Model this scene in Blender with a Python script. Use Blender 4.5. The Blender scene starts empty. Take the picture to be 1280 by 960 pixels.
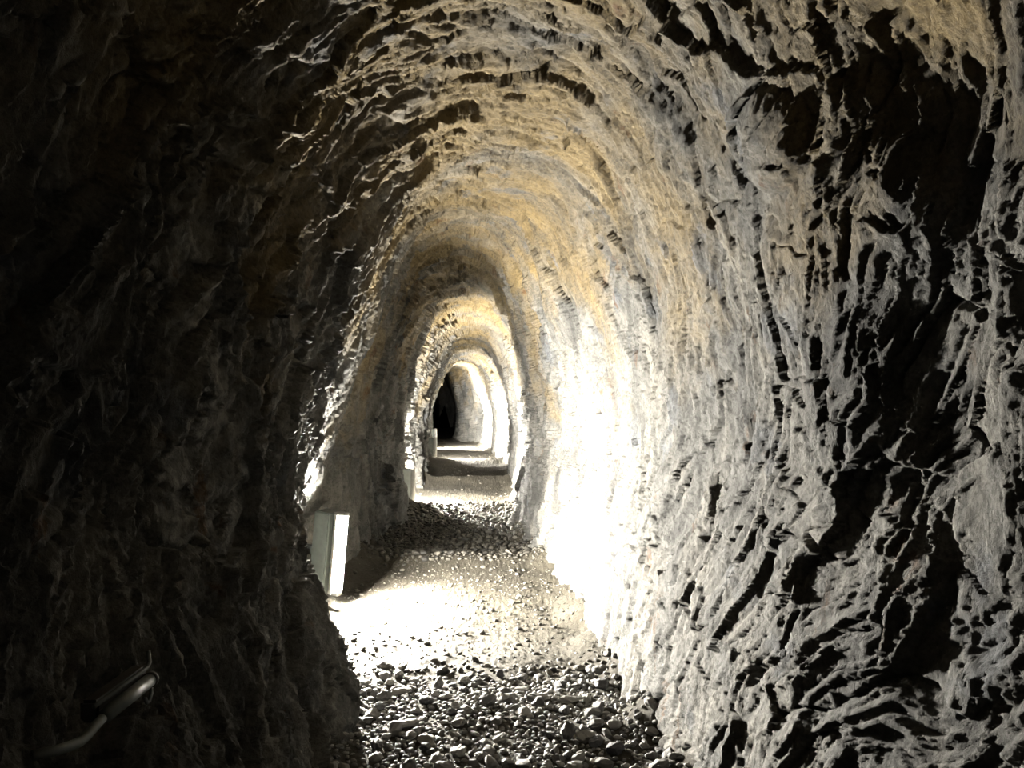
import bpy, bmesh, math, random
import numpy as np
from mathutils import Vector, Matrix

# ------------------------------------------------------------------ camera, world, exposure
scene = bpy.context.scene
COL = scene.collection
EYE = 1.45
FPX = 1100.0                         # focal length in pixels of the 1280 wide frame
cam_data = bpy.data.cameras.new('camera')
cam_data.sensor_width = 36.0
cam_data.lens = 36.0 * FPX / 1280.0
cam_data.shift_y = 20.0 / 1280.0     # horizon lies a little under the middle of the frame
cam_data.clip_start = 0.02
cam_data.clip_end = 200
cam = bpy.data.objects.new('camera', cam_data)
cam.location = (0, 0, EYE)
cam.rotation_euler = (math.radians(90), 0, 0)
COL.objects.link(cam)
scene.camera = cam

world = bpy.data.worlds.new('underground')
scene.world = world
world.use_nodes = True
world.node_tree.nodes['Background'].inputs[0].default_value = (0, 0, 0, 1)
world.node_tree.nodes['Background'].inputs[1].default_value = 0.0

scene.view_settings.view_transform = 'Standard'
scene.view_settings.look = 'None'
scene.view_settings.gamma = 1.0
scene.view_settings.use_curve_mapping = False
scene.view_settings.exposure = 0.0

LAMP_COLOUR = (1.0, 0.945, 0.835)
LAMP_STRENGTH = {'first': 20000.0, 'second': 44000.0, 'third': 34000.0, 'fourth': 60000.0}

rng = np.random.default_rng(7)
random.seed(7)

# ------------------------------------------------------------------ numpy noise
def hash3(ix, iy, iz, seed):
    with np.errstate(over='ignore'):
        h = (ix.astype(np.uint32) * np.uint32(374761393) + iy.astype(np.uint32) * np.uint32(668265263)
             + iz.astype(np.uint32) * np.uint32(2147483647) + np.uint32((seed * 974634777) & 0xffffffff))
        h ^= h >> np.uint32(13)
        h *= np.uint32(1274126177)
        h ^= h >> np.uint32(16)
        h *= np.uint32(2246822519)
        h ^= h >> np.uint32(15)
    return h.astype(np.float32) * np.float32(1.0 / 4294967295.0)

def vnoise(x, y, z, seed=0):
    """smooth value noise, -1..1"""
    xf, yf, zf = np.floor(x), np.floor(y), np.floor(z)
    ix, iy, iz = xf.astype(np.int64), yf.astype(np.int64), zf.astype(np.int64)
    fx, fy, fz = (x - xf), (y - yf), (z - zf)
    fx = fx * fx * fx * (fx * (fx * 6 - 15) + 10)
    fy = fy * fy * fy * (fy * (fy * 6 - 15) + 10)
    fz = fz * fz * fz * (fz * (fz * 6 - 15) + 10)
    r = 0
    for dx in (0, 1):
        wx = fx if dx else 1 - fx
        for dy in (0, 1):
            wy = fy if dy else 1 - fy
            for dz in (0, 1):
                wz = fz if dz else 1 - fz
                r = r + hash3(ix + dx, iy + dy, iz + dz, seed) * (wx * wy * wz)
    return r * 2 - 1

def fbm(x, y, z, octaves, seed=0, gain=0.5):
    a, t, r, f = 1.0, 0.0, 0, 1.0
    for o in range(octaves):
        r = r + a * vnoise(x * f, y * f, z * f, seed + 11 * o)
        t += a; a *= gain; f *= 2.03
    return r / t

def ridged(x, y, z, octaves, seed=0):
    a, t, r, f = 1.0, 0.0, 0, 1.0
    for o in range(octaves):
        r = r + a * (1 - np.abs(vnoise(x * f, y * f, z * f, seed + 17 * o)) * 2)
        t += a; a *= 0.5; f *= 2.1
    return r / t

def facets(u, v, seed, slope):
    """cells of broken rock: every cell is a tilted plane; returns height, cell random, distance to crack"""
    uf, vf = np.floor(u), np.floor(v)
    iu, iv = uf.astype(np.int64), vf.astype(np.int64)
    best = np.full(u.shape, 1e9, np.float32); second = best.copy()
    bh = np.zeros(u.shape, np.float32); br = np.zeros(u.shape, np.float32)
    zz = np.zeros_like(iu)
    for du in (-1, 0, 1):
        for dv in (-1, 0, 1):
            cu, cv = iu + du, iv + dv
            pu = cu + 0.1 + 0.8 * hash3(cu, cv, zz, seed)
            pv = cv + 0.1 + 0.8 * hash3(cu, cv, zz, seed + 1)
            ou, ov = (u - pu), (v - pv)
            d = np.sqrt(ou * ou + ov * ov)
            gu = (hash3(cu, cv, zz, seed + 2) - 0.5) * 2 * slope
            gv = (hash3(cu, cv, zz, seed + 3) - 0.5) * 2 * slope
            h0 = hash3(cu, cv, zz, seed + 4) - 0.5
            h = h0 + gu * ou + gv * ov
            m = d < best
            second = np.where(m, best, np.minimum(second, d))
            best = np.where(m, d, best)
            bh = np.where(m, h, bh)
            br = np.where(m, hash3(cu, cv, zz, seed + 5), br)
    return bh, br, second - best

# ------------------------------------------------------------------ materials
def new_mat(name):
    m = bpy.data.materials.new(name)
    m.use_nodes = True
    nt = m.node_tree
    b = nt.nodes['Principled BSDF']
    return m, nt, b

def node(nt, kind, **kw):
    n = nt.nodes.new(kind)
    for k, v in kw.items():
        setattr(n, k, v)
    return n

def noise_node(nt, vec, scale, detail=6, rough=0.6, dist=0.0):
    n = node(nt, 'ShaderNodeTexNoise')
    n.inputs['Scale'].default_value = scale
    n.inputs['Detail'].default_value = detail
    n.inputs['Roughness'].default_value = rough
    n.inputs['Distortion'].default_value = dist
    nt.links.new(vec, n.inputs['Vector'])
    return n.outputs['Fac']

def ramp(nt, fac, stops):
    r = node(nt, 'ShaderNodeValToRGB')
    e = r.color_ramp.elements
    while len(e) < len(stops):
        e.new(0.5)
    for el, (p, c) in zip(e, stops):
        el.position = p
        el.color = (c, c, c, 1) if isinstance(c, (int, float)) else (*c, 1)
    nt.links.new(fac, r.inputs['Fac'])
    return r.outputs['Color']

def mix(nt, fac, a, b, mode='MIX'):
    n = node(nt, 'ShaderNodeMix', data_type='RGBA', blend_type=mode)
    for s, v in ((n.inputs['Factor'], fac), (n.inputs['A'], a), (n.inputs['B'], b)):
        if hasattr(v, 'links') or hasattr(v, 'is_output'):
            nt.links.new(v, s)
        else:
            s.default_value = v if isinstance(v, (int, float)) else (*v, 1)
    return n.outputs['Result']

def math_node(nt, op, a, b):
    n = node(nt, 'ShaderNodeMath', operation=op)
    for i, v in enumerate((a, b)):
        if isinstance(v, (int, float)):
            n.inputs[i].default_value = v
        else:
            nt.links.new(v, n.inputs[i])
    return n.outputs[0]

def stretched(nt, vec, rot, scale):
    n = node(nt, 'ShaderNodeMapping')
    n.inputs['Rotation'].default_value = rot
    n.inputs['Scale'].default_value = scale
    nt.links.new(vec, n.inputs['Vector'])
    return n.outputs['Vector']

def rock_material():
    m, nt, b = new_mat('rock')
    tc = node(nt, 'ShaderNodeTexCoord').outputs['Object']
    attr = node(nt, 'ShaderNodeAttribute', attribute_name='tint').outputs['Fac']
    sep = node(nt, 'ShaderNodeSeparateXYZ'); nt.links.new(tc, sep.inputs[0])
    # pale calcareous rock mottled with grey schist
    n1 = noise_node(nt, stretched(nt, tc, (0.5, 0.3, 0), (1.4, 1.0, 0.6)), 2.2, 9, 0.68, 0.6)
    base = ramp(nt, n1, [(0.30, (0.036, 0.036, 0.0354)), (0.47, (0.096, 0.0954, 0.09)), (0.62, (0.162, 0.1548, 0.1392))])
    # ochre bands, mostly in the roof of the lit chamber
    h = math_node(nt, 'MULTIPLY_ADD', sep.outputs['Z'], 0.16)
    h.node.inputs[2].default_value = -0.30
    n2 = noise_node(nt, tc, 1.15, 7, 0.62, 0.4)
    oc = ramp(nt, math_node(nt, 'ADD', n2, h), [(0.46, 0.0), (0.70, 0.85)])
    base = mix(nt, oc, base, (0.168, 0.122, 0.052))
    # blue grey patches
    n3 = noise_node(nt, tc, 3.1, 5, 0.55, 0.2)
    base = mix(nt, ramp(nt, n3, [(0.60, 0.0), (0.68, 0.6)]), base, (0.087, 0.096, 0.111))
    # rust spots
    n4 = noise_node(nt, stretched(nt, tc, (0, 0.4, 0.2), (1, 1, 0.5)), 5.3, 5, 0.6, 0.7)
    base = mix(nt, ramp(nt, n4, [(0.64, 0.0), (0.71, 0.75)]), base, (0.096, 0.0492, 0.021))
    # each broken face has a tone of its own
    tone = ramp(nt, attr, [(0.0, 0.50), (0.5, 0.85), (1.0, 1.05)])
    base = mix(nt, 1.0, base, tone, 'MULTIPLY')
    # mineral grain
    g = noise_node(nt, tc, 55, 4, 0.7)
    base = mix(nt, 1.0, base, ramp(nt, g, [(0.33, 0.55), (0.55, 1.0)]), 'MULTIPLY')
    nt.links.new(base, b.inputs['Base Color'])
    b.inputs['Roughness'].default_value = 0.82
    b.inputs['Specular IOR Level'].default_value = 0.18
    f1 = noise_node(nt, stretched(nt, tc, (0.6, 0.5, 0), (1.0, 1.0, 0.35)), 60, 6, 0.7, 0.5)
    f2 = noise_node(nt, tc, 24, 8, 0.72, 0.3)
    bp = node(nt, 'ShaderNodeBump')
    bp.inputs['Strength'].default_value = 0.9
    bp.inputs['Distance'].default_value = 0.022
    nt.links.new(math_node(nt, 'ADD', math_node(nt, 'MULTIPLY', f1, 0.5), f2), bp.inputs['Height'])
    nt.links.new(bp.outputs[0], b.inputs['Normal'])
    return m

def floor_material():
    m, nt, b = new_mat('gravel_floor')
    tc = node(nt, 'ShaderNodeTexCoord').outputs['Object']
    n1 = noise_node(nt, tc, 2.0, 8, 0.65, 0.3)
    base = ramp(nt, n1, [(0.35, (0.027, 0.024, 0.018)), (0.60, (0.046, 0.041, 0.0305))])
    n2 = noise_node(nt, tc, 45, 5, 0.7)
    base = mix(nt, 1.0, base, ramp(nt, n2, [(0.32, 0.45), (0.52, 1.0)]), 'MULTIPLY')
    nt.links.new(base, b.inputs['Base Color'])
    b.inputs['Roughness'].default_value = 0.9
    b.inputs['Specular IOR Level'].default_value = 0.2
    bp = node(nt, 'ShaderNodeBump')
    bp.inputs['Strength'].default_value = 0.8
    bp.inputs['Distance'].default_value = 0.012
    nt.links.new(noise_node(nt, tc, 70, 6, 0.7), bp.inputs['Height'])
    nt.links.new(bp.outputs[0], b.inputs['Normal'])
    return m

def stone_material(name, dark, light):
    m, nt, b = new_mat(name)
    tc = node(nt, 'ShaderNodeTexCoord').outputs['Object']
    rnd = node(nt, 'ShaderNodeObjectInfo').outputs['Random']
    geo = node(nt, 'ShaderNodeNewGeometry').outputs['Random Per Island']
    t = math_node(nt, 'FRACT', math_node(nt, 'ADD', rnd, geo), 0)
    base = mix(nt, t, dark, light)
    n = noise_node(nt, tc, 30, 5, 0.65)
    base = mix(nt, 1.0, base, ramp(nt, n, [(0.35, 0.7), (0.6, 1.05)]), 'MULTIPLY')
    nt.links.new(base, b.inputs['Base Color'])
    b.inputs['Roughness'].default_value = 0.7
    b.inputs['Specular IOR Level'].default_value = 0.3
    bp = node(nt, 'ShaderNodeBump')
    bp.inputs['Strength'].default_value = 0.5
    bp.inputs['Distance'].default_value = 0.004
    nt.links.new(noise_node(nt, tc, 90, 5, 0.7), bp.inputs['Height'])
    nt.links.new(bp.outputs[0], b.inputs['Normal'])
    return m

def metal_material(name, col, rough, metallic):
    m, nt, b = new_mat(name)
    tc = node(nt, 'ShaderNodeTexCoord').outputs['Object']
    n = noise_node(nt, tc, 25, 5, 0.6)
    base = mix(nt, 1.0, col, ramp(nt, n, [(0.3, 0.8), (0.65, 1.05)]), 'MULTIPLY')
    nt.links.new(base, b.inputs['Base Color'])
    b.inputs['Roughness'].default_value = rough
    b.inputs['Metallic'].default_value = metallic
    return m

def glow_material(name, strength):
    m = bpy.data.materials.new(name)
    m.use_nodes = True
    nt = m.node_tree
    nt.nodes.clear()
    out = node(nt, 'ShaderNodeOutputMaterial')
    e = node(nt, 'ShaderNodeEmission')
    e.inputs['Color'].default_value = (*LAMP_COLOUR, 1)
    e.inputs['Strength'].default_value = strength
    nt.links.new(e.outputs[0], out.inputs[0])
    return m

ROCK = rock_material()
FLOOR = floor_material()
STONE = stone_material('grey_stone', (0.075, 0.075, 0.078), (0.25, 0.244, 0.227))
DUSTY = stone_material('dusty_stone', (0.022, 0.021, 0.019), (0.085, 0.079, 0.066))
PALE = stone_material('pale_stone', (0.24, 0.235, 0.22), (0.30, 0.292, 0.272))
DARK = stone_material('dark_stone', (0.05, 0.05, 0.054), (0.07, 0.07, 0.075))
HOUSING = metal_material('grey_enamel', (0.10, 0.115, 0.11), 0.5, 0.0)
REFLECT = metal_material('white_enamel', (0.45, 0.45, 0.44), 0.45, 0.0)
CAP = metal_material('lamp_cap', (0.25, 0.25, 0.24), 0.4, 0.6)
STEEL = metal_material('galvanised_steel', (0.11, 0.125, 0.128), 0.55, 0.3)
CABLE = metal_material('black_cable', (0.03, 0.03, 0.03), 0.6, 0.0)
DIFFUSER = metal_material('unlit_diffuser', (0.10, 0.115, 0.115), 0.45, 0.0)

# ------------------------------------------------------------------ the tunnel: cross sections along its length (metres)
# depth | left wall x at heights 0, .6, 1.2, 2.05 | roof x, z | right wall x at 2.05, 1.2, .6, 0
KEYS = np.array([
    (-2.2, -.75, -.90, -.95, -.75,  .10, 2.75,  .85, 1.05, 1.00,  .90),
    ( 0.5, -.70, -.85, -.93, -.78,  .12, 2.78,  .88, 1.06, 1.00,  .86),
    ( 1.5, -.64, -.80, -.90, -.78,  .14, 2.78, 1.08, 1.20, 1.10,  .92),
    ( 2.1, -.65, -.82, -.91, -.76,  .13, 2.76,  .97, 1.06,  .97,  .82),
    ( 2.6, -.66, -.84, -.93, -.75,  .11, 2.75,  .81,  .91,  .82,  .70),
    ( 3.0, -.68, -.86, -.94, -.74,  .10, 2.74,  .76,  .88,  .74,  .63),
    ( 4.0, -.78, -.92, -.96, -.72,  .06, 2.72,  .70,  .82,  .67,  .55),
    ( 4.4, -.88, -1.01, -.99, -.70, .02, 2.70,  .64,  .76,  .60,  .50),
    ( 4.75,-1.22,-1.34,-1.14, -.82,-.06, 2.72,  .62,  .76,  .62,  .51),
    ( 5.5, -1.38,-1.46,-1.19, -.87,-.20, 2.73,  .49,  .69,  .56,  .47),
    ( 5.9, -1.40,-1.48,-1.21, -.90,-.26, 2.74,  .43,  .65,  .53,  .45),
    ( 6.3, -1.42,-1.48,-1.29,-1.00,-.28, 2.84,  .40,  .62,  .51,  .43),
    ( 6.9, -1.36,-1.42,-1.40,-1.14,-.30, 2.87,  .34,  .55,  .46,  .39),
    ( 7.3, -1.27,-1.32,-1.31,-1.16,-.35, 2.88,  .29,  .48,  .40,  .33),
    ( 9.5, -1.42,-1.50,-1.50,-1.28,-.55, 2.92,  .05,  .18,  .18,  .09),
    ( 9.85,-1.38,-1.46,-1.46,-1.26,-.54, 2.90,  .05,  .17,  .16,  .07),
    (10.1, -1.23,-1.32,-1.33,-1.25,-.50, 2.75,  .10,  .14,  .13,  .02),
    (10.9, -1.25,-1.34,-1.35,-1.26,-.50, 2.77,  .10,  .14,  .13,  .03),
    (11.15,-1.40,-1.48,-1.47,-1.34,-.52, 2.82,  .10,  .15,  .15,  .05),
    (13.8, -1.46,-1.52,-1.51,-1.34,-.68, 2.74, -.01,  .13,  .14,  .07),
    (14.9, -1.46,-1.49,-1.45,-1.24,-.70, 2.62, -.12,  .00,  .03, -.01),
    (15.4, -1.47,-1.50,-1.46,-1.24,-.70, 2.60, -.13, -.01,  .02, -.01),
    (15.8, -1.70,-1.76,-1.70,-1.46,-.75, 2.70, -.11,  .02,  .04,  .00),
    (20.0, -1.86,-1.95,-1.92,-1.66,-1.0, 2.62, -.27, -.06, -.05, -.11),
    (24.0, -2.15,-2.25,-2.25,-1.95,-1.3, 2.55, -.70, -.50, -.48, -.55),
    (27.0, -2.40,-2.50,-2.50,-2.20,-1.6, 2.60,-1.10, -.76, -.74, -.82),
    (29.3, -2.64,-2.70,-2.70,-2.40,-1.8, 2.60,-1.35,-1.00, -.96,-1.06),
    (30.0, -2.70,-2.75,-2.75,-2.45,-2.0, 2.55,-1.60,-1.28,-1.20,-1.30),
    (30.9, -2.80,-2.85,-2.85,-2.60,-2.25,2.45,-2.05,-1.86,-1.84,-1.94),
    (33.0, -3.00,-3.05,-3.05,-2.85,-2.5, 2.45,-2.25,-2.05,-2.08,-2.18),
    (36.0, -3.30,-3.35,-3.35,-3.15,-2.8, 2.50,-2.52,-2.25,-2.25,-2.35),
    (46.0, -4.30,-4.40,-4.40,-4.20,-3.7, 2.50,-3.25,-2.95,-2.95,-3.05),
])
_fine = np.arange(-2.2, 46.0, 0.01)
_par = np.stack([np.interp(_fine, KEYS[:, 0], KEYS[:, c]) for c in range(1, 11)], 1)
_k = np.exp(-0.5 * (np.arange(-24, 25) / 4.0) ** 2); _k /= _k.sum()
_par = np.stack([np.convolve(np.pad(_par[:, c], 24, mode='edge'), _k, 'valid') for c in range(10)], 1)

def params(d):
    return np.stack([np.interp(d, _fine, _par[:, c]) for c in range(10)], -1)

# rows: spacing grows with distance, closer where the section changes fast
_rate = np.abs(np.gradient(_par, 0.01, axis=0)).max(1)
_w = np.sqrt(1 + (_rate * 1.0) ** 2) / np.maximum(np.abs(_fine), 1.35)
_w[_fine < 1.0] *= 0.25
_w[_fine > 34] *= 0.4
_cum = np.concatenate([[0], np.cumsum(_w)[:-1]]); _cum /= _cum[-1]
ROWS, M = 1060, 1000
D = np.interp(np.linspace(0, 1, ROWS), _cum, _fine)
P = params(D)

_g = np.linspace(0, 1, 2001)                       # more points on the well lit right side
_dens = np.interp(_g, [0, .36, .60, .68, .96, 1], [.7, .8, 1.1, 1.5, 1.5, .6])
_c = np.concatenate([[0], np.cumsum(_dens)[:-1]])
FRAC = np.interp(np.linspace(0, _c[-1], M), _c, _g)

def section(p):
    """open arch from under the left floor edge over the roof to under the right floor edge"""
    xl0, xl1, xl2, xl3, xa, za, xr3, xr2, xr1, xr0 = p
    pts = [(xl0 + .10, -.35), (xl0, -.0), (xl1, .6), (xl2, 1.2), (xl3, 2.05),
           (xl3 + (xa - xl3) * .42, 2.05 + (za - 2.05) * .79), (xa, za),
           (xr3 + (xa - xr3) * .42, 2.05 + (za - 2.05) * .79), (xr3, 2.05),
           (xr2, 1.2), (xr1, .6), (xr0, .0), (xr0 - .10, -.35)]
    pts = np.array(pts)
    ext = np.concatenate([[2 * pts[0] - pts[1]], pts, [2 * pts[-1] - pts[-2]]])
    out = []
    t = np.linspace(0, 1, 24, endpoint=False)[:, None]
    for i in range(1, len(ext) - 2):
        a, b, c, e = ext[i - 1], ext[i], ext[i + 1], ext[i + 2]
        out.append(0.5 * (2 * b + (c - a) * t + (2 * a - 5 * b + 4 * c - e) * t ** 2 + (3 * b - a - 3 * c + e) * t ** 3))
    out = np.concatenate(out + [ext[-2:-1]])
    s = np.concatenate([[0], np.cumsum(np.linalg.norm(np.diff(out, axis=0), axis=1))])
    q = FRAC * s[-1]
    return np.interp(q, s, out[:, 0]), np.interp(q, s, out[:, 1]), s[-1]

X = np.zeros((ROWS, M)); Z = np.zeros((ROWS, M)); LEN = np.zeros(ROWS)
for r in range(ROWS):
    X[r], Z[r], LEN[r] = section(P[r])
Y = np.repeat(D[:, None], M, 1)

def grid_normals(X, Y, Z):
    pu = np.stack([np.gradient(a, axis=1) for a in (X, Y, Z)], -1)
    pv = np.stack([np.gradient(a, axis=0) for a in (X, Y, Z)], -1)
    n = np.cross(pu, pv)
    n /= np.maximum(np.linalg.norm(n, axis=-1, keepdims=True), 1e-9)
    return n

N = grid_normals(X, Y, Z)
mid = N[ROWS // 2, M // 2]
if mid[2] > 0:                        # normals point into the tunnel
    N = -N

# surface coordinates: U around (metres, 0 at the roof), V along
U = ((FRAC - .5)[None, :] * LEN[:, None])
Xf, Yf, Zf = X.astype(np.float32), Y.astype(np.float32), Z.astype(np.float32)
wx = fbm(Xf * 2.1, Yf * 2.1, Zf * 2.1, 3, 41) * .22
wy = fbm(Xf * 2.1 + 9, Yf * 2.1, Zf * 2.1, 3, 43) * .22
Us, Vs = (U + wx).astype(np.float32), (Y + wy).astype(np.float32)

def rotated(u, v, ang, su, sv):
    c, s = math.cos(ang), math.sin(ang)
    return ((u * c + v * s) * su).astype(np.float32), ((-u * s + v * c) * sv).astype(np.float32)

near = 1 / (1 + np.exp((Yf - 7.0) * 1.5))                # the passage beyond is hewn in coarser steps
disp = np.zeros_like(Xf)
a, b_ = rotated(Us, Vs, .45, 1.4, 3.2)
h1, r1, c1 = facets(a, b_, 101, 0.7)
disp += (0.080 - .040 * near) * h1
a, b_ = rotated(Us, Vs, .62, 4.2, 9.5)
h2, r2, c2 = facets(a, b_, 202, 1.0)
disp += (0.044 - .024 * near) * h2
disp -= 0.022 * np.clip(1 - c2 / .10, 0, 1) * (r2 > .78)
a, b_ = rotated(Us, Vs, .50, 10, 24)
h3, r3, c3 = facets(a, b_, 303, 1.2)
disp += 0.010 * h3
a, b_ = rotated(Us, Vs, .42, 26, 60)
h4, r4, c4 = facets(a, b_, 404, 1.2)
disp += 0.0045 * h4
a, b_ = rotated(Us, Vs, .5, 2.0, 15)
disp += 0.018 * (ridged(a, b_, Xf * 0 + .37, 5, 61) - .3)
disp += 0.012 * fbm(Xf * 9, Yf * 9, Zf * 9, 5, 71, .65)
# the face opposite the lamp is hewn smoother than the rest
hewn = np.clip((Xf - .15) / .35, 0, 1) * np.clip((Yf - 1.9) / 1.2, 0, 1) * np.clip((2.6 - Zf) / .5, 0, 1)
disp *= 1 - .42 * hewn * (.6 + .4 * vnoise(Xf * 1.7, Yf * 1.7, Zf * 1.7, 19))
disp *= 1 + .7 * np.clip((-.45 - Xf) / .3, 0, 1) * np.clip((4.6 - Yf) / .6, 0, 1)      # the near left wall is the most jagged
disp += 0.075 * fbm(Xf * .9 + 3, Yf * .9, Zf * .9, 3, 5)
tint = np.clip(.5 + .33 * (r1 - .5) + .45 * (r2 - .5) + .35 * (r3 - .5) + .25 * (r4 - .5), 0, 1)

# a smooth bulging knob of rock high on the right wall, a leaning block at the foot of the left buttress
def bump_at(px, py, pz, rx, ry, rz, amp, k=.6):
    q = ((X - px) / rx) ** 2 + ((Y - py) / ry) ** 2 + ((Z - pz) / rz) ** 2
    return amp * np.clip(1 - q, 0, 1) ** k
disp += bump_at(.80, 2.6, 2.23, .16, .22, .16, .07)
disp += bump_at(-1.34, 5.75, .92, .25, .25, .15, .07)
disp += bump_at(-.92, 3.85, .18, .35, .40, .50, .07)
for hx, hy, hz, r_, am in ((1.0, 2.0, 2.20, .26, -.09), (.98, 2.15, 1.45, .30, -.04), (1.0, 2.05, .85, .30, -.02), (.5, 3.0, 2.5, .20, -.08)):
    disp += bump_at(hx, hy, hz, r_, r_, r_ * 1.4, am, 1.3)
X2, Y2, Z2 = (A + N[..., i] * disp for i, A in enumerate((X, Y, Z)))
N2 = grid_normals(X2, Y2, Z2)
if N2[ROWS // 2, M // 2][2] > 0:
    N2 = -N2

def floor_height(x, y):
    x = np.asarray(x, np.float32); y = np.asarray(y, np.float32)
    z = 0.05 * fbm(x * 1.1, y * 1.1, x * 0 + .5, 3, 81)
    z = z + .09 * np.exp(-((y - 11.5) / .45) ** 2) + .08 * np.exp(-((y - 7.8) / .35) ** 2) + .08 * np.exp(-((y - 20.4) / .5) ** 2) + .12 * np.exp(-((y - 15.4) / .4) ** 2)  # low humps added across the floor to block the lamps' light beyond them
    z = z - .05 * np.exp(-((y - 9.6) / 1.0) ** 2)
    p = params(y)                                            # rubble heaped up along the foot of both walls
    e = np.minimum(x - p[..., 0], p[..., 9] - x)
    heap = np.clip(1 - e / .20, 0, 1.3) ** 1.5
    z = z + heap * (.06 + .07 * vnoise(x * 3.1, y * 3.1, x * 0 + .2, 87))
    return z

def grid_mesh(name, X, Y, Z, N, mat, tint=None, flip=False):
    R, C = X.shape
    me = bpy.data.meshes.new(name)
    co = np.stack([X, Y, Z], -1).reshape(-1, 3).astype(np.float32)
    idx = np.arange(R * C).reshape(R, C)
    quads = np.stack([idx[:-1, :-1], idx[:-1, 1:], idx[1:, 1:], idx[1:, :-1]], -1).reshape(-1, 4)
    # orient by the wanted normal
    a, b, c = co[quads[:, 0]], co[quads[:, 1]], co[quads[:, 3]]
    fn = np.cross(b - a, c - a)
    if (fn * N.reshape(-1, 3)[quads[:, 0]]).sum() < 0:
        quads = quads[:, ::-1]
    me.vertices.add(len(co)); me.vertices.foreach_set('co', co.ravel())
    me.loops.add(quads.size); me.loops.foreach_set('vertex_index', np.ascontiguousarray(quads).ravel().astype(np.int32))
    me.polygons.add(len(quads))
    me.polygons.foreach_set('loop_start', np.arange(0, quads.size, 4, dtype=np.int32))
    me.polygons.foreach_set('use_smooth', np.ones(len(quads), bool))
    me.update(calc_edges=True)
    me.materials.append(mat)
    if tint is not None:
        at = me.attributes.new('tint', 'FLOAT', 'POINT')
        at.data.foreach_set('value', tint.reshape(-1).astype(np.float32))
    me.validate()
    o = bpy.data.objects.new(name, me)
    COL.objects.link(o)
    return o

def structure(o, label, cat):
    o['kind'] = 'structure'; o['label'] = label; o['category'] = cat
    return o

iL, iR = int(np.searchsorted(FRAC, .385)), int(np.searchsorted(FRAC, .615))
for nm, a, b, lab, cat in (
        ('wall_left', 0, iL + 1, 'dark jagged rock wall with a buttress hiding the lit recess', 'wall'),
        ('ceiling', iL, iR + 1, 'rough arched rock roof stained with pale ochre', 'ceiling'),
        ('wall_right', iR, M, 'rugged pale rock wall raked by lamp light', 'wall')):
    structure(grid_mesh(nm, X2[:, a:b], Y2[:, a:b], Z2[:, a:b], N2[:, a:b], ROCK, tint[:, a:b]), lab, cat)

# ends of the dug passage: solid rock behind the photographer and in the dark at the far end
def end_wall(nm, row, lab):
    k = 40
    t = np.linspace(0, 1, k)[:, None]
    cx, cz = X2[row].mean(), 1.2
    xx = X2[row][None, ::6] * (1 - t) + cx * t
    zz = Z2[row][None, ::6] * (1 - t) + cz * t
    yy = np.full_like(xx, Y2[row].mean())
    yy = yy + .1 * fbm((xx * 2).astype(np.float32), (zz * 2).astype(np.float32), (xx * 0).astype(np.float32), 3, 91) * t
    xx[0], zz[0], yy[0] = X2[row][::6], Z2[row][::6], Y2[row][::6]
    n = np.zeros(xx.shape + (3,)); n[..., 1] = 1 if row == 0 else -1
    structure(grid_mesh(nm, xx, yy, zz, n, ROCK, np.full(xx.shape, .5)), lab, 'wall')
end_wall('wall_back', 0, 'rough rock closing the passage behind the viewpoint')
end_wall('wall_front', ROWS - 1, 'black rock at the unlit far end of the passage')

# floor
FR, FC = 700, 300
_wf = 1 / np.maximum(np.abs(_fine), 2.6); _wf[_fine < 2.0] *= .15; _wf[_fine > 34] *= .3
_cf = np.concatenate([[0], np.cumsum(_wf)[:-1]]); _cf /= _cf[-1]
Df = np.interp(np.linspace(0, 1, FR), _cf, _fine)
Pf = params(Df)
tt = np.linspace(0, 1, FC)[None, :]
FX = (Pf[:, 0:1] - .22) * (1 - tt) + (Pf[:, 9:10] + .22) * tt
FY = np.repeat(Df[:, None], FC, 1)
FZ = floor_height(FX, FY)
fx, fy = FX.astype(np.float32), FY.astype(np.float32)
hh, rr, cc = facets(fx * 26 + .3 * vnoise(fx * 9, fy * 9, fx * 0, 3), fy * 26, 404, .8)
FZ = FZ + .010 * fbm(fx * 7, fy * 7, fx * 0, 4, 83) + .007 * np.clip(cc / .4, 0, 1) * (hh + .5)
FN = np.zeros(FX.shape + (3,)); FN[..., 2] = 1
structure(grid_mesh('floor', FX, FY, FZ, FN, FLOOR), 'cream dirt and gravel floor of the tunnel', 'floor')

# ------------------------------------------------------------------ loose stones
def stone_mesh(name, seed, subdiv, elong):
    r = np.random.default_rng(seed)
    bm = bmesh.new()
    bmesh.ops.create_icosphere(bm, subdivisions=subdiv, radius=1.0)
    planes = []
    for i in range(9):
        v = r.normal(size=3); v /= np.linalg.norm(v)
        planes.append((v, r.uniform(.55, .85)))
    for v in bm.verts:
        c = np.array(v.co)
        for n, h in planes:
            e = c @ n - h
            if e > 0:
                c = c - n * e
        c = c * (1 + .06 * r.normal())
        v.co = (c[0] * elong[0], c[1] * elong[1], c[2] * elong[2])
    me = bpy.data.meshes.new(name)
    bm.to_mesh(me); bm.free()
    me.materials.append(STONE)
    return me

VARIANTS = [stone_mesh('stone', 900 + i, 3 if i < 8 else 2, (1, rng.uniform(.62, .9), rng.uniform(.42, .68))) for i in range(16)]

def inside(x, y, margin):
    p = params(np.asarray(y))
    return (x > p[..., 0] + margin) & (x < p[..., 9] - margin)

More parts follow.
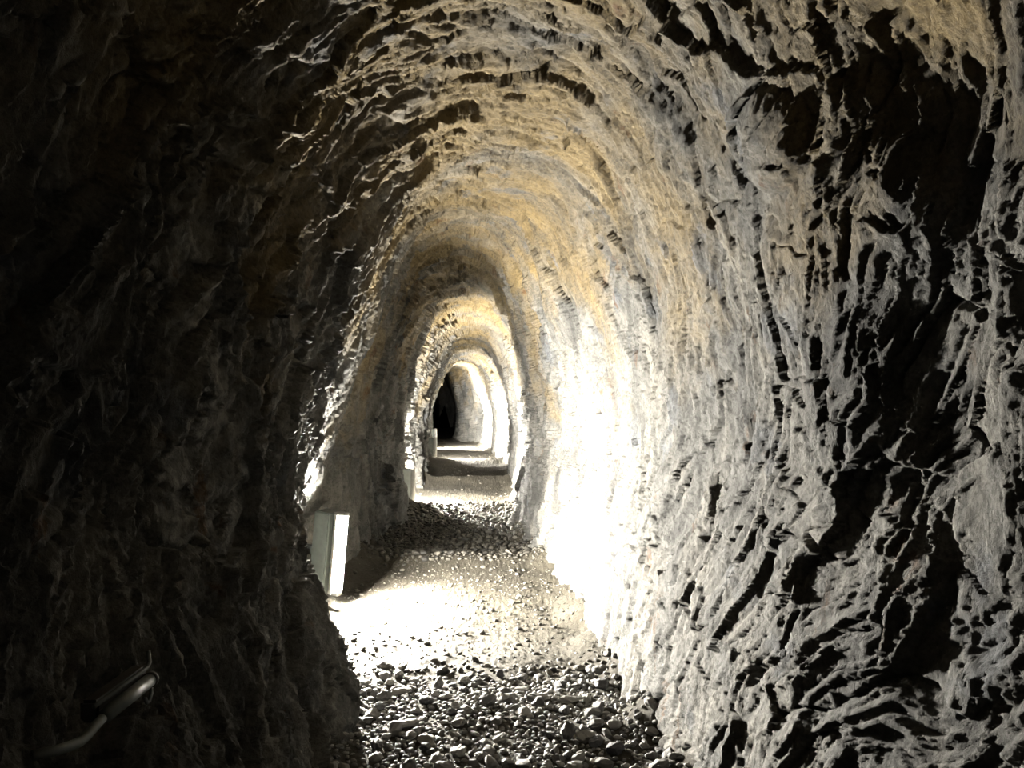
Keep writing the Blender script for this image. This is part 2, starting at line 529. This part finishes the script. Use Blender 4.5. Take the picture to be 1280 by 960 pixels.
# dart throwing so that single stones do not sit inside one another
placed = []
cells = {}
def try_place(x, y, r, gap):
    k = (int(math.floor(x / .12)), int(math.floor(y / .12)))
    for i in range(k[0] - 1, k[0] + 2):
        for j in range(k[1] - 1, k[1] + 2):
            for (a, b, q) in cells.get((i, j), ()):
                if (a - x) ** 2 + (b - y) ** 2 < ((r + q) * gap) ** 2:
                    return False
    cells.setdefault(k, []).append((x, y, r))
    placed.append((x, y, r))
    return True

# the biggest stones, where the photograph shows them: pixel -> floor point, radius in metres, label
BIG = [(735, 933, .052, 'large pale rounded stone low in the foreground gravel near the right wall'),
       (711, 930, .046, 'upright grey stone leaning beside the large pale foreground stone'),
       (712, 885, .050, 'long flat pale stone lying before a bright chunky stone'),
       (734, 882, .040, 'bright chunky stone at the back edge of the gravel by the right wall'),
       (534, 884, .042, 'smooth light grey stone at the back edge of the gravel left of centre'),
       (500, 872, .048, 'long flat pale stone at the back left edge of the gravel'),
       (652, 863, .036, 'lone flat stone on the cream dirt behind the gravel'),
       (580, 867, .034, 'dark lone stone on the cream dirt just behind the gravel'),
       (508, 915, .050, 'wide pale stone in the left half of the foreground gravel'),
       (533, 935, .040, 'pale stone low in the left half of the gravel'),
       (420, 948, .040, 'flat pale stone in the shadow beside the left buttress'),
       (807, 885, .034, 'dark stone lodged against the foot of the right wall'),
       (625, 848, .028, 'small dark upright stone in the middle of the cream dirt'),
       (680, 880, .040, 'white topped stone in the middle of the gravel'),
       (625, 932, .042, 'bright tilted stone low in the middle of the gravel'),
       (770, 950, .048, 'dark blunt stone at the lower right of the gravel')]
def drop_stone(me, x, y, r, name='stone'):
    o = bpy.data.objects.new(name, me)
    COL.objects.link(o)
    hz = float(floor_height(x, y))
    o.location = (x, y, hz + r * random.uniform(.28, .42))
    o.scale = (r, r, r)
    o.rotation_euler = (random.uniform(-.4, .4), random.uniform(-.4, .4), random.uniform(0, 6.28))
    return o
for i, (px, py, r, lab) in enumerate(BIG):
    y = EYE * FPX / (py - 500.0); x = (px - 640.0) / FPX * y
    try_place(x, y, r, .5)
    o = drop_stone(VARIANTS[i % 8], x, y, r)
    if 'flat' in lab or 'long' in lab or 'wide' in lab:
        o.scale = (r * 1.35, r * .85, r * .7); o.rotation_euler = (.1, -.05, .25)
    if 'upright' in lab:
        o.scale = (r * .8, r * .8, r * 1.7); o.location.z += r * .4
    o.material_slots[0].link = 'OBJECT'
    o.material_slots[0].material = DARK if lab.startswith(('dark', 'small dark')) else (STONE if 'grey' in lab else PALE)
    o['label'] = lab; o['category'] = 'stone'; o['group'] = 'single stones on the tunnel floor'

def throw(n, y0, y1, r0, r1, gap, power=2.0):
    got = []
    for _ in range(n):
        y = random.uniform(y0, y1)
        p = params(np.array(y))
        r = r0 + (r1 - r0) * random.random() ** power
        x = random.uniform(p[0] - .04, p[9] + .04)
        if y > 4.3:
            edge = 4.42 + .16 * math.sin(x * 6 + 1)
            keep = .22 if y < 7.6 else 1.0
            if y > edge and random.random() > keep:
                continue
        if math.hypot(x + 1.25, y - 6.0) < .3 or math.hypot(x + 1.38, y - 11.9) < .3:
            continue
        if try_place(x, y, r, gap):
            got.append((x, y, r))
    return got
near = throw(9000, 3.2, 4.75, .013, .052, .72, 2.4)
midd = throw(2600, 4.4, 7.7, .010, .028, .85)
dark = throw(4500, 7.6, 11.5, .015, .050, .80)
far_ = throw(260, 11.5, 34, .012, .028, .85)
allst = near + midd + dark + far_
allst.sort(key=lambda s: -s[2] / s[1])
NS = 300 - len(BIG)
for i, (x, y, r) in enumerate(allst[:NS]):
    o = drop_stone(VARIANTS[i % 16], x, y, r)
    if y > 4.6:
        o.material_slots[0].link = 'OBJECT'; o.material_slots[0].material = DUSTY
    if y < 4.8:
        row = 'front' if y < 3.62 else ('middle' if y < 4.1 else 'back')
        t = (x - params(np.array(y))[0]) / (params(np.array(y))[9] - params(np.array(y))[0])
        beside = 'beside the left buttress' if t < .3 else ('halfway between the walls' if t < .7 else 'by the foot of the right wall')
        o['label'] = 'angular grey stone in the gravel\'s %s rows, %s' % (row, beside)
        o['group'] = 'gravel stones %s' % beside
    elif y < 7.6:
        o['label'] = 'small grey stone lying on the lit cream dirt'; o['group'] = 'stones on the lit dirt'
    else:
        o['label'] = 'grey stone in the dim gravel band beyond the lit chamber'; o['group'] = 'stones in the dim gravel band'
    o['category'] = 'stone'

# everything smaller: one uncountable spread of grit
def grit(name, stones, label, subdiv, mat=STONE):
    base = []
    for s in range(6):
        me = stone_mesh('tmp', 700 + s, subdiv, (1, .8, .6))
        co = np.array([v.co[:] for v in me.vertices]); fa = np.array([p.vertices[:] for p in me.polygons])
        base.append((co, fa)); bpy.data.meshes.remove(me)
    vs, fs, off = [], [], 0
    for i, (x, y, r) in enumerate(stones):
        co, fa = base[i % 6]
        a, t = random.uniform(0, 6.28), random.uniform(-.4, .4)
        R = np.array(Matrix.Rotation(a, 3, 'Z') @ Matrix.Rotation(t, 3, 'X'))
        vs.append(co @ R.T * r + (x, y, 0)); fs.append(fa + off); off += len(co)
    v = np.concatenate(vs); f = np.concatenate(fs)
    hz = floor_height(np.array([s[0] for s in stones]), np.array([s[1] for s in stones]))
    lift = np.repeat(hz + np.array([s[2] for s in stones]) * .3, len(base[0][0]))
    v[:, 2] += lift
    me = bpy.data.meshes.new(name)
    me.vertices.add(len(v)); me.vertices.foreach_set('co', v.astype(np.float32).ravel())
    me.loops.add(f.size); me.loops.foreach_set('vertex_index', f.astype(np.int32).ravel())
    me.polygons.add(len(f)); me.polygons.foreach_set('loop_start', np.arange(0, f.size, 3, dtype=np.int32))
    me.update(calc_edges=True)
    me.materials.append(mat)
    o = bpy.data.objects.new(name, me); COL.objects.link(o)
    o['kind'] = 'stuff'; o['label'] = label; o['category'] = 'gravel'
    return o
rest = allst[NS:]
grit('gravel', [q for q in rest if q[1] <= 4.6], 'loose grey gravel heaped over the near floor', 2)
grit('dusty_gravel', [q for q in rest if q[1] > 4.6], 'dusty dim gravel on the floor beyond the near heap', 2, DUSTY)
fine = []
for _ in range(14000):
    y = random.uniform(3.2, 4.5) if random.random() < .55 else random.uniform(4.3, 11.6)
    p = params(np.array(y))
    x = random.uniform(p[0], p[9])
    if 4.5 < y < 7.7 and random.random() < .35:
        continue
    k = (int(math.floor(x / .12)), int(math.floor(y / .12)))
    if any((a - x) ** 2 + (b - y) ** 2 < (q + .008) ** 2 for i in (-1, 0, 1) for j in (-1, 0, 1) for a, b, q in cells.get((k[0] + i, k[1] + j), ())):
        continue
    fine.append((x, y, random.uniform(.005, .012)))
grit('grit', [q for q in fine if q[1] <= 4.5], 'fine grit and chippings between the foreground stones', 1)
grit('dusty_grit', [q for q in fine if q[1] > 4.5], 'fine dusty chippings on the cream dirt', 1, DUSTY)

# ------------------------------------------------------------------ lamps
def mesh_part(name, bm, mat, parent, smooth=False):
    me = bpy.data.meshes.new(name)
    bmesh.ops.recalc_face_normals(bm, faces=bm.faces)
    bm.to_mesh(me); bm.free()
    if smooth:
        me.polygons.foreach_set('use_smooth', [True] * len(me.polygons))
    me.materials.append(mat)
    o = bpy.data.objects.new(name, me); COL.objects.link(o)
    o.parent = parent
    return o

def box_bm(x0, x1, y0, y1, z0, z1, bevel=.006):
    bm = bmesh.new()
    bmesh.ops.create_cube(bm, size=1)
    for v in bm.verts:
        v.co = ((x0 + x1) / 2 + v.co.x * (x1 - x0), (y0 + y1) / 2 + v.co.y * (y1 - y0), (z0 + z1) / 2 + v.co.z * (z1 - z0))
    if bevel:
        bmesh.ops.bevel(bm, geom=bm.edges[:], offset=bevel, segments=2, affect='EDGES')
    return bm

def tube_bm(path, rad, seg=12):
    bm = bmesh.new()
    path = [Vector(p) for p in path]
    rings = []
    up0 = None
    for i, p in enumerate(path):
        t = (path[min(i + 1, len(path) - 1)] - path[max(i - 1, 0)]).normalized()
        ref = Vector((1, 0, 0)) if abs(t.x) < .8 else Vector((0, 0, 1))
        if up0 is not None:
            ref = up0
        s = t.cross(ref).normalized(); u = s.cross(t).normalized(); up0 = u
        rings.append([bm.verts.new(p + (s * math.cos(a) + u * math.sin(a)) * rad) for a in np.linspace(0, 2 * math.pi, seg, endpoint=False)])
    for a, b in zip(rings, rings[1:]):
        for k in range(seg):
            bm.faces.new((a[k], a[(k + 1) % seg], b[(k + 1) % seg], b[k]))
    bm.faces.new(rings[0]); bm.faces.new(list(reversed(rings[-1])))
    return bm

def trough_bm(rad, z0, z1, a0, a1, thick=.004, seg=18, flare=1.0):
    """curved reflector sheet around the tube, open between a1 and a0"""
    bm = bmesh.new()
    cols = []
    for a in np.linspace(a0, a1, seg):
        col = []
        for z in (z0, z1):
            for r in (rad, rad + thick):
                col.append(bm.verts.new((math.cos(a) * r * flare, math.sin(a) * r, z)))
        cols.append(col)
    for p, q in zip(cols, cols[1:]):
        bm.faces.new((p[0], q[0], q[2], p[2])); bm.faces.new((p[1], p[3], q[3], q[1]))
        bm.faces.new((p[0], p[1], q[1], q[0])); bm.faces.new((p[2], q[2], q[3], p[3]))
    for c in (cols[0], cols[-1]):
        bm.faces.new((c[0], c[2], c[3], c[1]))
    return bm

def wall_lamp(loc, yaw, lean, half, open_deg, glow, label, roll=0.0):
    """upright tube lamp; its open side looks along local +X"""
    e = bpy.data.objects.new('wall_lamp', None)
    COL.objects.link(e)
    e.location = loc
    e.rotation_euler = (Matrix.Rotation(yaw, 3, 'Z') @ Matrix.Rotation(lean, 3, 'Y') @ Matrix.Rotation(roll, 3, 'X')).to_euler()
    h = 2 * half
    a = math.radians(open_deg / 2)
    mesh_part('reflector', trough_bm(.062, .012, h + .012, a, 2 * math.pi - a), REFLECT, e, True)
    mesh_part('tube', tube_bm([(-.005, 0, .03), (-.005, 0, h)], .017, 16), glow, e, True)
    mesh_part('end_cap', box_bm(-.066, .014, -.024, .024, -.004, .022, .004), CAP, e)
    mesh_part('end_cap', box_bm(-.066, .022, -.040, .040, h + .006, h + .026), CAP, e)
    mesh_part('housing', box_bm(-.20, -.066, -.075, .075, .0, h + .02, .01), HOUSING, e)
    mesh_part('bracket', box_bm(-.34, -.19, -.03, .03, h * .45, h * .55, .004), STEEL, e)
    e['label'] = label; e['category'] = 'lamp'; e['group'] = 'tube lamps along the left wall'
    return e

# first lamp: leans in the recess behind the left buttress
wall_lamp((-1.19, 6.0, .12), math.radians(-27), math.radians(6), .27, 200,
          glow_material('lamp_glow_near', LAMP_STRENGTH['first']),
          'glaring tube lamp on a grey housing behind the left buttress')
wall_lamp((-1.34, 11.9, .10), math.radians(34), 0, .20, 176,
          glow_material('lamp_glow_middle', LAMP_STRENGTH['second']),
          'small glowing tube lamp in the second lit chamber further along')
wall_lamp((-1.82, 20.9, .10), math.radians(20), 0, .22, 140,
          glow_material('lamp_glow_far', LAMP_STRENGTH['third']),
          'tiny tube lamp in the third lit chamber far down the tunnel')
wall_lamp((-2.27, 26.0, .10), math.radians(26), 0, .24, 108,
          glow_material('lamp_glow_last', LAMP_STRENGTH['fourth']),
          'farthest tube lamp, just before the black end opening')

# unlit lamp fitting on the dark left wall close to the viewer
e = bpy.data.objects.new('lamp_fitting', None); COL.objects.link(e)
e.location = (-.735, 1.46, .86)
e['label'] = 'unlit grey strip lamp fitting on the dark left wall at lower left'
e['category'] = 'lamp'
mesh_part('back_plate', box_bm(-.065, -.030, .165, .385, -.008, .034, .006), CABLE, e)
mesh_part('top_rail', tube_bm([(-.02, .13, .036), (-.02, .36, .036), (-.022, .378, .042), (-.03, .390, .062)], .0045, 10), STEEL, e, True)
mesh_part('diffuser', tube_bm([(-.015, .165, .008), (-.015, .362, .010)], .014, 20), DIFFUSER, e, True)
mesh_part('end_cap', tube_bm([(-.015, .360, .010), (-.015, .372, .010)], .016, 20), CABLE, e, True)
mesh_part('cable_elbow', tube_bm([(-.015, .150, .007), (-.015, .125, .004), (-.015, .095, -.002), (-.016, .07, -.004), (-.018, .045, -.001), (-.025, .01, .005), (-.05, -.02, .008)], .009, 14), STEEL, e, True)
mesh_part('hook', tube_bm([(-.015, .366, -.006), (-.012, .362, -.018), (-.012, .352, -.030), (-.012, .340, -.030), (-.014, .336, -.018)], .004, 10), STEEL, e, True)
